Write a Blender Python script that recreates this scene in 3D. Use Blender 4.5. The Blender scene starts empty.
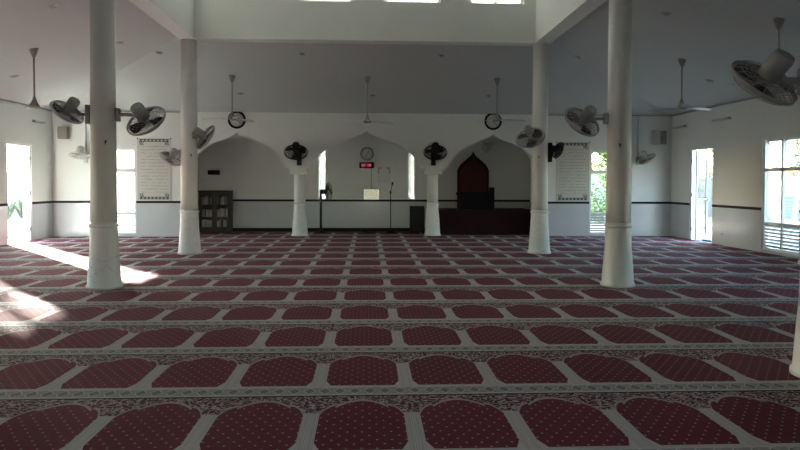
import bpy, bmesh, math, random
from mathutils import Vector, Matrix
random.seed(11)
S = bpy.context.scene
COL = S.collection
PI = math.pi

# ------------------------------------------------------------------ node helpers
class NT:
    def __init__(s, name):
        s.mat = bpy.data.materials.new(name); s.mat.use_nodes = True
        s.t = s.mat.node_tree; s.t.nodes.clear()
        s.out = s.t.nodes.new('ShaderNodeOutputMaterial')
    def n(s, typ, **kw):
        nd = s.t.nodes.new(typ)
        for k, v in kw.items(): setattr(nd, k, v)
        return nd
    def put(s, sock, v):
        if hasattr(v, 'is_output'): s.t.links.new(v, sock)
        else: sock.default_value = v
    def m(s, op, a, b=None, c=None):
        nd = s.n('ShaderNodeMath', operation=op)
        s.put(nd.inputs[0], a)
        if b is not None: s.put(nd.inputs[1], b)
        if c is not None: s.put(nd.inputs[2], c)
        return nd.outputs[0]
    def add(s, a, b): return s.m('ADD', a, b)
    def sub(s, a, b): return s.m('SUBTRACT', a, b)
    def mul(s, a, b): return s.m('MULTIPLY', a, b)
    def div(s, a, b): return s.m('DIVIDE', a, b)
    def gt(s, a, b): return s.m('GREATER_THAN', a, b)
    def lt(s, a, b): return s.m('LESS_THAN', a, b)
    def mix(s, f, a, b):
        nd = s.n('ShaderNodeMix', data_type='RGBA')
        s.put(nd.inputs[0], f); s.put(nd.inputs[6], a); s.put(nd.inputs[7], b)
        return nd.outputs[2]
    def noise(s, vec, scale, detail=2.0, rough=.5):
        nd = s.n('ShaderNodeTexNoise'); nd.inputs['Scale'].default_value = scale
        nd.inputs['Detail'].default_value = detail; nd.inputs['Roughness'].default_value = rough
        if vec is not None: s.put(nd.inputs['Vector'], vec)
        return nd.outputs[0]
    def coords(s, kind='Object'):
        return s.n('ShaderNodeTexCoord').outputs[kind]
    def geo(s):
        return s.n('ShaderNodeNewGeometry').outputs['Position']
    def xyz(s, v):
        nd = s.n('ShaderNodeSeparateXYZ'); s.put(nd.inputs[0], v); return nd.outputs
    def vec(s, x, y, z):
        nd = s.n('ShaderNodeCombineXYZ')
        for i, q in enumerate((x, y, z)): s.put(nd.inputs[i], q)
        return nd.outputs[0]
    def bsdf(s, col, rough=.6, metal=0., spec=.5, bump=None, bstr=.2, bdist=.01):
        b = s.n('ShaderNodeBsdfPrincipled')
        s.put(b.inputs['Base Color'], col); s.put(b.inputs['Roughness'], rough)
        s.put(b.inputs['Metallic'], metal); b.inputs['Specular IOR Level'].default_value = spec
        if bump is not None:
            bn = s.n('ShaderNodeBump'); bn.inputs['Strength'].default_value = bstr
            bn.inputs['Distance'].default_value = bdist
            s.put(bn.inputs['Height'], bump); s.put(b.inputs['Normal'], bn.outputs[0])
        s.t.links.new(b.outputs[0], s.out.inputs[0])
        return s.mat

def C4(r, g, b): return (r, g, b, 1.0)

def simple(name, col, rough=.6, metal=0., spec=.5, var=.06, scale=9.):
    k = NT(name)
    nz = k.noise(k.coords(), scale, 3.)
    f = k.m('MULTIPLY_ADD', nz, 2 * var, 1 - var)
    v = k.n('ShaderNodeVectorMath', operation='SCALE'); v.inputs[0].default_value = col[:3]
    k.put(v.inputs['Scale'], f)
    return k.bsdf(v.outputs[0], rough, metal, spec)

M = {}
M['white_paint'] = simple('white_paint', (.69, .72, .69), .7, var=.03, scale=1.3)
M['trim_dark'] = simple('trim_dark', (.020, .018, .016), .85, spec=.15)
M['frame_white'] = simple('frame_white', (.74, .76, .74), .4, var=.02)
M['fan_grey'] = simple('fan_grey', (.32, .33, .33), .45, var=.05)
M['fan_light'] = simple('fan_light', (.31, .322, .32), .4, var=.05)
M['fan_dark'] = simple('fan_dark', (.05, .056, .056), .4, var=.05)
M['fan_black'] = simple('fan_black', (.007, .008, .009), .55, spec=.3)
M['fan_white'] = simple('fan_white', (.50, .51, .49), .4)
M['aluminium'] = simple('aluminium', (.36, .38, .38), .45)
M['louvre_grey'] = simple('louvre_grey', (.30, .33, .34), .5)
M['steel'] = simple('steel', (.45, .46, .45), .3, metal=.9)
M['blade_white'] = simple('blade_white', (.55, .56, .54), .3)
M['polished'] = simple('polished', (.50, .52, .53), .26, metal=1.)
M['rod'] = simple('rod', (.30, .30, .28), .4)
M['dark_wood'] = simple('dark_wood', (.05, .043, .038), .6, var=.25, scale=6)
M['maroon_wood'] = simple('maroon_wood', (.020, .0065, .0085), .75, spec=.12, var=.2, scale=4)
M['red_cloth'] = simple('red_cloth', (.046, .006, .010), .9, var=.12, scale=20)
M['black_plastic'] = simple('black_plastic', (.004, .005, .0055), .7, spec=.12)
M['speaker_grey'] = simple('speaker_grey', (.20, .19, .17), .6)
M['speaker_light'] = simple('speaker_light', (.42, .42, .38), .6)
M['clock_face'] = simple('clock_face', (.55, .56, .54), .35, var=.02)
M['clock_grey'] = simple('clock_grey', (.26, .275, .275), .4)
M['paper'] = simple('paper', (.70, .72, .72), .55, var=.04)
M['paper_grey'] = simple('paper_grey', (.60, .62, .62), .6, var=.04)
M['mark_grey'] = simple('mark_grey', (.26, .28, .28), .6)
M['ink'] = simple('ink', (.05, .06, .06), .6)
M['teal'] = simple('teal', (.05, .36, .42), .5)
M['mat_green'] = simple('mat_green', (.01, .09, .06), .9)
M['terracotta'] = simple('terracotta', (.5, .42, .36), .8)
M['bark'] = simple('bark', (.14, .10, .07), .9, var=.3)
M['outside_wall'] = simple('outside_wall', (.26, .265, .25), .8)
M['pages'] = simple('pages', (.42, .41, .37), .7)
M['downlight_rim'] = simple('downlight_rim', (.42, .43, .42), .35)
M['lamp_glass'] = simple('lamp_glass', (.12, .12, .11), .3)
for i, c in enumerate([(.62, .62, .60), (.75, .74, .70), (.50, .51, .51), (.30, .33, .36), (.60, .55, .46)]):
    M['book%d' % i] = simple('book_cover_%d' % i, c, .6)

def mk_ceiling():
    k = NT('ceiling_paint'); p = k.geo()
    return k.bsdf(k.mix(k.noise(p, .8, 3.), C4(.485, .53, .52), C4(.525, .57, .56)), .8, spec=.3)
M['ceiling'] = mk_ceiling()

def mk_wall():
    """painted plaster with a tiled wainscot below 0.9 m"""
    k = NT('wall_plaster_and_tile'); p = k.geo(); x, y, z = k.xyz(p)
    low = k.lt(z, .90)
    paint = k.mix(k.noise(p, 1.1, 4.), C4(.665, .69, .67), C4(.705, .73, .71))
    gx = k.m('ABSOLUTE', k.sub(k.m('FRACT', k.div(k.add(x, y), .6)), .5))
    gz = k.m('ABSOLUTE', k.sub(k.m('FRACT', k.div(z, .3)), .5))
    grout = k.m('MAXIMUM', k.gt(gx, .4955), k.gt(gz, .492))
    tile = k.mix(k.noise(p, 2.2, 5.), C4(.50, .53, .56), C4(.57, .595, .62))
    tile = k.mix(k.mul(grout, .35), tile, C4(.35, .36, .37))
    rough = k.sub(.75, k.mul(low, .62))
    return k.bsdf(k.mix(low, paint, tile), rough, spec=.45)
M['wall'] = mk_wall()

def mk_column():
    k = NT('column_paint'); p = k.geo(); x, y, z = k.xyz(p)
    d = k.noise(p, 5., 3.)
    w = k.vec(k.add(x, k.mul(d, .25)), k.add(y, k.mul(d, .2)), z)
    vo = k.n('ShaderNodeTexVoronoi', feature='DISTANCE_TO_EDGE'); vo.inputs['Scale'].default_value = 4.2
    k.put(vo.inputs['Vector'], w)
    crack = k.mul(k.lt(vo.outputs['Distance'], .014), k.mul(k.lt(z, .82), k.gt(k.noise(p, 3., 1.), .5)))
    base = k.mix(k.noise(p, 2., 4.), C4(.66, .675, .65), C4(.72, .73, .705))
    return k.bsdf(k.mix(k.mul(crack, .5), base, C4(.34, .34, .33)), .55, spec=.4)
M['column'] = mk_column()

def mk_carpet():
    k = NT('prayer_carpet'); p = k.geo(); x, y, z = k.xyz(p)
    W, L = .628, 1.158
    U = k.div(k.add(x, .036), W)
    uc = k.sub(k.m('FRACT', k.add(U, .5)), .5)
    a = k.m('ABSOLUTE', uc)
    v = k.m('FRACT', k.div(k.sub(y, 4.54), L))
    # lobed arch outline of the red field
    l1 = k.sub(.893, k.mul(k.m('POWER', k.div(a, .27), 2.), .115))
    b2 = k.m('MAXIMUM', k.div(k.sub(a, .25), .17), 0.)
    l2 = k.sub(.815, k.mul(k.m('POWER', b2, 2.4), .15))
    s1 = k.lt(a, .27)
    top = k.add(k.mul(s1, l1), k.mul(k.sub(1., s1), l2))
    bot = k.add(.192, k.mul(k.m('MAXIMUM', k.sub(a, .36), 0.), 1.6))
    def field(gt_, ga, gb):
        return k.mul(k.mul(k.lt(v, k.add(top, gt_)), k.gt(v, k.sub(bot, gb))), k.lt(a, .42 + ga))
    fld = field(0., 0., 0.)
    oln = k.mul(k.sub(1., fld), k.mul(field(.030, .0, .0), k.gt(v, .6)))
    strip_band = k.mul(k.lt(v, .70), k.gt(v, .165))
    # stripes along the grey strips
    fs = k.m('ABSOLUTE', k.sub(a, .46))
    ln = k.m('MAXIMUM', k.lt(k.m('ABSOLUTE', k.sub(fs, .006)), .0035), k.lt(k.m('ABSOLUTE', k.sub(fs, .028)), .003))
    ns = k.noise(k.vec(k.mul(x, 60.), k.mul(y, 9.), 0.), 1., 2.)
    beige = k.mix(ns, C4(.435, .395, .385), C4(.52, .475, .465))
    beige = k.mix(k.mul(ln, .55), beige, C4(.23, .225, .22))
    # red field with rows of small pale diamonds
    du, dv = .068, .105
    cu = k.div(k.add(uc, 2.), du)
    par = k.m('FLOORED_MODULO', k.m('FLOOR', cu), 2.)
    cv = k.add(k.div(v, dv), k.mul(par, .5))
    fx = k.mul(k.m('ABSOLUTE', k.sub(k.m('FRACT', cu), .5)), du * W)
    fy = k.mul(k.m('ABSOLUTE', k.sub(k.m('FRACT', cv), .5)), dv * L)
    dot = k.lt(k.add(fx, k.mul(fy, .8)), .0085)
    nr = k.noise(k.vec(k.mul(x, 45.), k.mul(y, 4.), 0.), 1., 3.)
    red = k.mix(nr, C4(.105, .010, .024), C4(.15, .016, .034))
    red = k.mix(k.mul(k.noise(p, .7, 2.), .35), red, C4(.09, .01, .02))
    red = k.mix(dot, red, C4(.36, .26, .24))
    # scroll border, vine-like lines on maroon
    n1 = k.noise(p, 24., 0.)
    n2 = k.noise(k.vec(k.add(x, 7.3), y, 2.1), 30., 0.)
    vine = k.m('MAXIMUM', k.lt(k.m('ABSOLUTE', k.sub(n1, .5)), .055), k.gt(n2, .66))
    scroll = k.mix(vine, C4(.062, .016, .024), C4(.41, .33, .33))
    pink = C4(.38, .29, .29)
    # light border with a repeating lozenge motif
    bu = k.m('ABSOLUTE', k.sub(k.m('FRACT', k.mul(U, 6.)), .5))
    bv = k.m('ABSOLUTE', k.div(k.sub(v, .088), .085))
    mot = k.lt(k.add(k.mul(bu, 1.7), bv), .62)
    mot2 = k.mul(k.gt(k.add(k.mul(bu, 1.9), bv), .82), k.lt(bv, .72))
    lb = k.mix(k.noise(p, 60., 1.), C4(.44, .415, .41), C4(.55, .525, .515))
    lb = k.mix(k.mul(mot, .8), lb, C4(.10, .10, .095))
    lb = k.mix(k.mul(mot2, .55), lb, C4(.16, .13, .125))
    col = k.mix(strip_band, scroll, beige)
    col = k.mix(k.lt(v, .168), col, lb)
    col = k.mix(oln, col, pink)
    col = k.mix(fld, col, red)
    edge = k.m('MAXIMUM', k.gt(v, .985), k.lt(v, .005))
    col = k.mix(edge, col, C4(.022, .015, .015))
    seam = k.lt(k.m('ABSOLUTE', k.sub(y, 9.175)), .022)
    col = k.mix(seam, col, C4(.03, .018, .02))
    bumpn = k.noise(p, 300., 2.)
    mt = k.bsdf(col, .92, spec=.18, bump=bumpn, bstr=.25, bdist=.004)
    pb = [q for q in k.t.nodes if q.type == 'BSDF_PRINCIPLED'][0]
    pb.inputs['Sheen Weight'].default_value = .012; pb.inputs['Sheen Roughness'].default_value = .4
    pb.inputs['Sheen Tint'].default_value = C4(1., .90, .90)
    return mt
M['carpet'] = mk_carpet()

def mk_glass(name, frost=False, tr=.86):
    k = NT(name)
    if frost:
        a = k.n('ShaderNodeBsdfTranslucent'); a.inputs[0].default_value = C4(tr, tr*1.02, tr)
        b = k.n('ShaderNodeBsdfDiffuse'); b.inputs[0].default_value = C4(.8, .82, .8)
        f = k.m('MULTIPLY_ADD', k.noise(k.coords(), 30., 2.), .1, .2)
    else:
        a = k.n('ShaderNodeBsdfTransparent'); a.inputs[0].default_value = C4(.93, .95, .94)
        b = k.n('ShaderNodeBsdfGlossy'); b.inputs['Roughness'].default_value = .05
        fr = k.n('ShaderNodeFresnel'); fr.inputs[0].default_value = 1.45
        f = k.m('MULTIPLY_ADD', k.noise(k.coords(), 2., 1.), .01, k.mul(fr.outputs[0], .7))
    mx = k.n('ShaderNodeMixShader'); k.put(mx.inputs[0], f)
    k.t.links.new(a.outputs[0], mx.inputs[1]); k.t.links.new(b.outputs[0], mx.inputs[2])
    k.t.links.new(mx.outputs[0], k.out.inputs[0])
    return k.mat
M['glass'] = mk_glass('window_glass')
M['frosted'] = mk_glass('frosted_glass', True, .35)
M['slit_glass'] = mk_glass('slit_glass', True, .48)
M['milky'] = mk_glass('milky_glass', True, .32)

def mk_leaf(name, c1, c2):
    k = NT(name); p = k.geo()
    col = k.mix(k.noise(p, 3., 3.), C4(*c1), C4(*c2))
    d = k.n('ShaderNodeBsdfDiffuse'); k.put(d.inputs[0], col)
    t = k.n('ShaderNodeBsdfTranslucent'); k.put(t.inputs[0], col)
    mx = k.n('ShaderNodeMixShader'); mx.inputs[0].default_value = .4
    k.t.links.new(d.outputs[0], mx.inputs[1]); k.t.links.new(t.outputs[0], mx.inputs[2])
    k.t.links.new(mx.outputs[0], k.out.inputs[0]); return k.mat
M['leaf'] = mk_leaf('leaf_green', (.015, .035, .010), (.05, .085, .026))
M['leaf_dark'] = mk_leaf('leaf_dark', (.012, .024, .013), (.03, .048, .028))
M['leaf2'] = mk_leaf('leaf_pale', (.03, .055, .02), (.085, .125, .055))

def mk_ground():
    k = NT('outside_ground'); p = k.geo()
    c = k.mix(k.noise(p, .9, 5.), C4(.14, .145, .125), C4(.21, .215, .19))
    return k.bsdf(c, .95, spec=.1)
M['ground'] = mk_ground()

def mk_poster():
    """cream calligraphy poster: ornamental bands top and bottom, lines of script between (local x 0..1, z 0..1)"""
    k = NT('poster_print'); x, y, z = k.xyz(k.coords('Generated'))
    base = k.mix(k.noise(k.vec(x, z, 0.), 4., 3.), C4(.50, .50, .47), C4(.58, .58, .55))
    ink = C4(.075, .085, .08)
    # script rows
    r = k.mul(z, 19.); fr = k.m('FRACT', r); row = k.m('FLOOR', r)
    wob = k.noise(k.vec(k.mul(x, 16.), k.mul(row, 3.7), 0.), 1., 4.)
    wrd = k.noise(k.vec(k.mul(x, 9.), k.mul(row, 7.1), 4.), 1., 1.)
    line = k.lt(k.m('ABSOLUTE', k.sub(fr, k.m('MULTIPLY_ADD', wob, 1.0, -.02))), .075)
    inside = k.mul(k.mul(k.gt(x, .09), k.lt(x, .91)), k.mul(k.gt(z, .13), k.lt(z, .88)))
    txt = k.mul(k.mul(line, k.gt(wrd, .40)), inside)
    col = k.mix(k.mul(txt, .5), base, ink)
    # ornamental zigzag bands and corner blocks
    def band(z0, z1):
        zz = k.div(k.sub(z, z0), z1 - z0)
        tri = k.m('ABSOLUTE', k.sub(k.mul(k.m('FRACT', k.mul(x, 9.)), 2.), 1.))
        b = k.mul(k.gt(zz, 0.), k.lt(zz, 1.))
        t = k.mul(b, k.gt(k.add(tri, k.m('ABSOLUTE', k.sub(k.mul(zz, 2.), 1.))), .62))
        return k.mul(t, k.mul(k.gt(x, .06), k.lt(x, .94)))
    def corner(x0, z0, z1):
        fxx = k.mul(k.gt(x, x0), k.lt(x, x0 + .13)); fz = k.mul(k.gt(z, z0), k.lt(z, z1))
        ck = k.gt(k.m('ABSOLUTE', k.sub(k.m('FRACT', k.mul(k.add(x, z), 17.)), .5)), .20)
        return k.mul(k.mul(fxx, fz), ck)
    o = band(.942, .985)
    for q in (band(.02, .06), corner(.06, .885, .945), corner(.81, .885, .945), corner(.06, .06, .115), corner(.81, .06, .115)):
        o = k.m('MAXIMUM', o, q)
    col = k.mix(k.mul(o, .95), col, ink)
    fl = k.m('MAXIMUM', k.lt(k.m('ABSOLUTE', k.sub(k.m('ABSOLUTE', k.sub(x, .5)), .475)), .004), 0.)
    col = k.mix(k.mul(fl, .4), col, ink)
    return k.bsdf(col, .6, spec=.25)
M['poster'] = mk_poster()

def mk_led():
    k = NT('red_led_digits')
    e = k.n('ShaderNodeEmission'); e.inputs[0].default_value = C4(1., .10, .20); e.inputs[1].default_value = .20
    k.t.links.new(e.outputs[0], k.out.inputs[0]); return k.mat
M['led'] = mk_led()
M['led_bg'] = simple('led_bg', (.05, .006, .01), .35)

# ------------------------------------------------------------------ mesh helpers
class MB:
    def __init__(s): s.v = []; s.f = []; s.sm = []; s.mi = []; s.mats = []; s.cur = 0
    def use(s, m):
        if m not in s.mats: s.mats.append(m)
        s.cur = s.mats.index(m); return s
    def addf(s, idx, smooth=False): s.f.append(tuple(idx)); s.sm.append(smooth); s.mi.append(s.cur)
    def box(s, x0, x1, y0, y1, z0, z1):
        b = len(s.v)
        s.v += [Vector(q) for q in ((x0,y0,z0),(x1,y0,z0),(x1,y1,z0),(x0,y1,z0),(x0,y0,z1),(x1,y0,z1),(x1,y1,z1),(x0,y1,z1))]
        for q in ((3,2,1,0),(4,5,6,7),(0,1,5,4),(1,2,6,5),(2,3,7,6),(3,0,4,7)): s.addf([b+i for i in q])
        return s
    def ring_loft(s, rings, smooth=True, cap0=True, cap1=True):
        b = len(s.v); n = len(rings[0])
        for r in rings: s.v += [Vector(q) for q in r]
        for i in range(len(rings)-1):
            for j in range(n):
                k = (j+1) % n
                s.addf((b+i*n+j, b+i*n+k, b+(i+1)*n+k, b+(i+1)*n+j), smooth)
        if cap0: s.addf([b+j for j in range(n)][::-1])
        if cap1: s.addf([b+(len(rings)-1)*n+j for j in range(n)])
        return s
    def lathe(s, prof, n=32, c=(0,0,0), axis=(0,0,1), smooth=True, caps=True):
        ax = Vector(axis).normalized(); c = Vector(c)
        t = Vector((1,0,0)) if abs(ax.x) < .9 else Vector((0,1,0))
        u = ax.cross(t).normalized(); w = ax.cross(u)
        rings = [[c + ax*z + (u*math.cos(2*PI*j/n) + w*math.sin(2*PI*j/n))*r for j in range(n)] for r, z in prof]
        return s.ring_loft(rings, smooth, caps, caps)
    def tube(s, pts, r, n=8, smooth=True, r1=None):
        pts = [Vector(p) for p in pts]; rings = []
        d0 = (pts[1]-pts[0]).normalized()
        t = Vector((0,0,1)) if abs(d0.z) < .9 else Vector((1,0,0))
        for i, p in enumerate(pts):
            d = (pts[min(i+1,len(pts)-1)] - pts[max(i-1,0)]).normalized()
            u = d.cross(t).normalized(); w = d.cross(u)
            rr = r if r1 is None else r + (r1-r)*i/(len(pts)-1)
            rings.append([p + (u*math.cos(2*PI*j/n) + w*math.sin(2*PI*j/n))*rr for j in range(n)])
        return s.ring_loft(rings, smooth)
    def torus(s, R, r, c=(0,0,0), axis=(0,0,1), n=36, k=6):
        ax = Vector(axis).normalized(); c = Vector(c)
        t = Vector((1,0,0)) if abs(ax.x) < .9 else Vector((0,1,0))
        u = ax.cross(t).normalized(); w = ax.cross(u); b = len(s.v)
        for i in range(n):
            e = u*math.cos(2*PI*i/n) + w*math.sin(2*PI*i/n)
            for j in range(k): s.v.append(c + e*(R + r*math.cos(2*PI*j/k)) + ax*r*math.sin(2*PI*j/k))
        for i in range(n):
            for j in range(k):
                i2, j2 = (i+1) % n, (j+1) % k
                s.addf((b+i*k+j, b+i2*k+j, b+i2*k+j2, b+i*k+j2), True)
        return s
    def prism(s, poly, y0, y1):
        """outline in (x, z) pulled from y0 to y1"""
        b = len(s.v); n = len(poly)
        s.v += [Vector((x, y0, z)) for x, z in poly] + [Vector((x, y1, z)) for x, z in poly]
        s.addf([b+i for i in range(n)]); s.addf([b+n+i for i in range(n)][::-1])
        for i in range(n):
            k = (i+1) % n; s.addf((b+k, b+i, b+n+i, b+n+k))
        return s
    def xform(s, mat):
        s.v = [mat @ q for q in s.v]; return s
    def build(s, name, mat=None, parent=None, loc=None, bevel=0, mw=None):
        me = bpy.data.meshes.new(name)
        me.from_pydata([tuple(q) for q in s.v], [], s.f)
        mats = s.mats if s.mats else [mat]
        for m_ in mats: me.materials.append(M[m_])
        for p_, q, i in zip(me.polygons, s.sm, s.mi):
            p_.use_smooth = q; p_.material_index = i if s.mats else 0
        bm = bmesh.new(); bm.from_mesh(me); bmesh.ops.recalc_face_normals(bm, faces=bm.faces); bm.to_mesh(me); bm.free()
        o = bpy.data.objects.new(name, me); COL.objects.link(o)
        if parent: o.parent = parent
        if loc: o.location = loc
        if mw is not None: o.matrix_basis = mw
        if bevel:
            b = o.modifiers.new('bevel', 'BEVEL'); b.width = bevel; b.segments = 2; b.limit_method = 'ANGLE'
        return o

def tag(o, label, cat, group=None, kind=None):
    o['label'] = label; o['category'] = cat
    if group: o['group'] = group
    if kind: o['kind'] = kind
    return o
def struct(o, label=None, cat=None):
    o['kind'] = 'structure'
    if label: o['label'] = label
    if cat: o['category'] = cat
    return o
def empty(name, loc=(0,0,0), mw=None):
    e = bpy.data.objects.new(name, None); e.empty_display_size = .1; COL.objects.link(e)
    if mw is not None: e.matrix_basis = mw
    else: e.location = loc
    return e
def copy_tree(o, parent=None):
    c = o.copy(); COL.objects.link(c)
    if parent: c.parent = parent
    for ch in list(o.children): copy_tree(ch, c)
    return c

# ------------------------------------------------------------------ room numbers (metres; camera stands at the origin)
XL, XR, YB, YF = -8.27, 8.30, 18.0, -1.3
HW = 3.31           # wall height under the sloping ceiling
T = .16
RX0, RX1, RY0, RY1 = -3.755, 3.70, 4.80, 13.82   # outer faces of the ring beam
BT = .31            # ring beam thickness
BZ = 4.29           # ring beam underside
CZ = 4.46           # where the sloping ceiling meets the beam

def wall_boxes(mb, axis, a0, a1, c0, c1, z0, z1, holes):
    """solid wall along x ('x') or y ('y') with rectangular holes (a0,a1,z0,z1)"""
    cuts = sorted(set([a0, a1] + [h[0] for h in holes] + [h[1] for h in holes]))
    for p, q in zip(cuts[:-1], cuts[1:]):
        hs = sorted([h for h in holes if h[0] <= p + 1e-6 and h[1] >= q - 1e-6], key=lambda h: h[2])
        z = z0; segs = []
        for h in hs:
            if h[2] > z + 1e-6: segs.append((z, h[2]))
            z = h[3]
        if z < z1 - 1e-6: segs.append((z, z1))
        for s0, s1 in segs:
            if axis == 'x': mb.box(p, q, c0, c1, s0, s1)
            else: mb.box(c0, c1, p, q, s0, s1)
    return mb

# floor: one fitted carpet
struct(MB().box(XL-.02, XR+.02, YF-.02, 19.76, -.12, 0).build('floor', 'carpet'), 'wall to wall maroon and beige patterned prayer carpet', 'carpet')

DOOR = (15.78, 16.92, 0, 2.36)
WIN = (12.50, 13.76, .06, 2.41)
MORE = [(8.5, 9.76, .06, 2.41)]   # further windows down the hall
FRONT = [(-.45, .75, 0, 2.2)]
BWL, BWR = (-7.28, -6.11, .06, 2.37), (6.03, 7.20, .06, 2.37)
struct(wall_boxes(MB(), 'y', YF-T, YB, XL-T, XL, 0, HW+.08, [DOOR, WIN] + MORE).build('wall_left', 'wall'))
struct(wall_boxes(MB(), 'y', YF-T, YB, XR, XR+T, 0, HW+.08, [DOOR, WIN] + MORE).build('wall_right', 'wall'))
struct(wall_boxes(MB(), 'x', XL, XR, YF-T, YF, 0, HW+.08, FRONT).build('wall_front', 'wall'))
AX0, AX1 = -4.92, 4.82
b = wall_boxes(MB(), 'x', XL-T, AX0, YB, YB+T, 0, HW+.08, [BWL])
struct(b.build('wall_back_left', 'wall'))
b = wall_boxes(MB(), 'x', AX1, XR+T, YB, YB+T, 0, HW+.08, [BWR])
struct(b.build('wall_back_right', 'wall'))

# arcade wall with three ogee arches
side = [(0,2.77),(.06,2.725),(.14,2.675),(.26,2.62),(.45,2.555),(.64,2.485),(.80,2.405),(.93,2.30),(1.05,2.17),(1.16,2.03),(1.25,1.92),(1.30,1.86),(1.30,1.83),(1.41,1.83)]
mid = [(0,2.83),(.07,2.785),(.16,2.735),(.30,2.68),(.58,2.575),(.85,2.465),(1.08,2.34),(1.25,2.21),(1.38,2.07),(1.46,1.94),(1.50,1.86),(1.50,1.83),(1.60,1.83)]
ZS = 1.74
def arch_wall():
    mb = MB(); y0, y1 = 18.12, 18.38; top = HW + .08
    pts = [(AX0, ZS)]
    for cx, prof in ((-3.51, side), (-.04, mid), (3.40, side)):
        pts += [(cx - prof[-1][0], ZS)]
        pts += [(cx - d, z) for d, z in prof[::-1]] + [(cx + d, z) for d, z in prof[1:]]
        pts += [(cx + prof[-1][0], ZS)]
    pts += [(AX1, ZS)]
    for (xa, za), (xb, zb) in zip(pts[:-1], pts[1:]):
        if abs(xb - xa) < 1e-6:
            i = len(mb.v); mb.v += [Vector(q) for q in ((xa,y0,za),(xa,y0,zb),(xa,y1,zb),(xa,y1,za))]; mb.addf((i,i+1,i+2,i+3))
            continue
        i = len(mb.v)
        mb.v += [Vector(q) for q in ((xa,y0,za),(xb,y0,zb),(xb,y0,top),(xa,y0,top),(xa,y1,za),(xb,y1,zb),(xb,y1,top),(xa,y1,top))]
        for q in ((0,1,2,3),(7,6,5,4),(0,4,5,1),(2,6,7,3)): mb.addf([i+k for k in q])
    return mb
struct(arch_wall().build('wall_arcade', 'white_paint'), 'white arcade wall with three pointed arches', 'arcade')

# recess behind the arches
SL = [(-1.46, -1.25, .97, 2.75), (1.17, 1.38, .97, 2.75)]
struct(wall_boxes(MB(), 'x', AX0-.2, AX1+.2, 19.75, 19.97, 0, 3.35, SL).build('wall_recess', 'wall'))
struct(MB().box(AX0-.2, AX0, YB+T, 19.75, 0, 3.35).build('wall_recess_left', 'wall'))
struct(MB().box(AX1, AX1+.2, YB+T, 19.75, 0, 3.35).build('wall_recess_right', 'wall'))
struct(MB().box(AX0-.2, AX1+.2, YB+T, 19.97, 3.30, 3.42).build('ceiling_recess', 'white_paint'))
struct(MB().box(AX0, AX1, 19.71, 19.75, 0, .11).build('baseboard_back', 'trim_dark'))
n = 1
def dado(*bx):
    global n
    struct(MB().box(*bx).build('trim_%d' % n, 'trim_dark')); n += 1
z0, z1 = .885, .945
dado(AX0, AX1, 19.735, 19.75, z0, z1)
for a, c in ((XL, BWL[0]), (BWL[1], AX0), (AX1, BWR[0]), (BWR[1], XR)): dado(a, c, YB-.014, YB, z0, z1)
for a, c in ((YF, MORE[0][0]), (MORE[0][1], WIN[0]), (WIN[1], DOOR[0]), (DOOR[1], YB)):
    dado(XL, XL+.014, a, c, z0, z1); dado(XR-.014, XR, a, c, z0, z1)

for bx in ((XL, AX0, YB-.03, YB), (AX1, XR, YB-.03, YB), (XL, XL+.03, YF, YB-.03), (XR-.03, XR, YF, YB-.03)):
    struct(MB().box(*bx, HW-.035, HW).build('trim_%d' % n, 'fan_grey')); n += 1

# sloping ceiling around the raised middle
def ceiling():
    mb = MB()
    o = [(XL, YF), (XR, YF), (XR, YB+.13), (XL, YB+.13)]
    i = [(RX0, RY0), (RX1, RY0), (RX1, RY1), (RX0, RY1)]
    up = .14
    for k in range(4):
        q = (k+1) % 4
        A, B, Cc, D = (*o[k], HW), (*o[q], HW), (*i[q], CZ), (*i[k], CZ)
        s = len(mb.v)
        mb.v += [Vector(p) for p in (A, B, Cc, D)] + [Vector(p) + Vector((0,0,up)) for p in (A, B, Cc, D)]
        for f in ((3,2,1,0),(4,5,6,7),(0,1,5,4),(1,2,6,5),(2,3,7,6),(3,0,4,7)): mb.addf([s+w for w in f])
    return mb
struct(ceiling().build('ceiling', 'ceiling'), 'sloping grey ceiling of the aisles', 'ceiling')
CT = 6.1
CW0, CW1 = 5.06, 5.72
hx = [(-3.10, -2.00), (-1.42, -.33), (.29, 1.45), (2.02, 3.15)]
hy = [(5.5, 6.6), (7.3, 8.4), (9.1, 10.2), (10.9, 12.0), (12.35, 13.25)]
struct(wall_boxes(MB(), 'x', RX0, RX1, RY1-BT, RY1, BZ, CT, [(a, c, CW0, CW1) for a, c in hx]).build('wall_clerestory_back', 'white_paint'))
struct(wall_boxes(MB(), 'x', RX0, RX1, RY0, RY0+BT, BZ, CT, [(a, c, CW0, CW1) for a, c in hx]).build('wall_clerestory_front', 'white_paint'))
struct(wall_boxes(MB(), 'y', RY0+BT, RY1-BT, RX0, RX0+BT, BZ, CT, [(a, c, CW0, CW1) for a, c in hy]).build('wall_clerestory_left', 'white_paint'))
struct(wall_boxes(MB(), 'y', RY0+BT, RY1-BT, RX1-BT, RX1, BZ, CT, [(a, c, CW0, CW1) for a, c in hy]).build('wall_clerestory_right', 'white_paint'))
struct(MB().box(RX0-.7, RX1+.7, RY0-.7, RY1+.7, CT, CT+.15).build('ceiling_clerestory', 'white_paint'))
wn = 1
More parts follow.
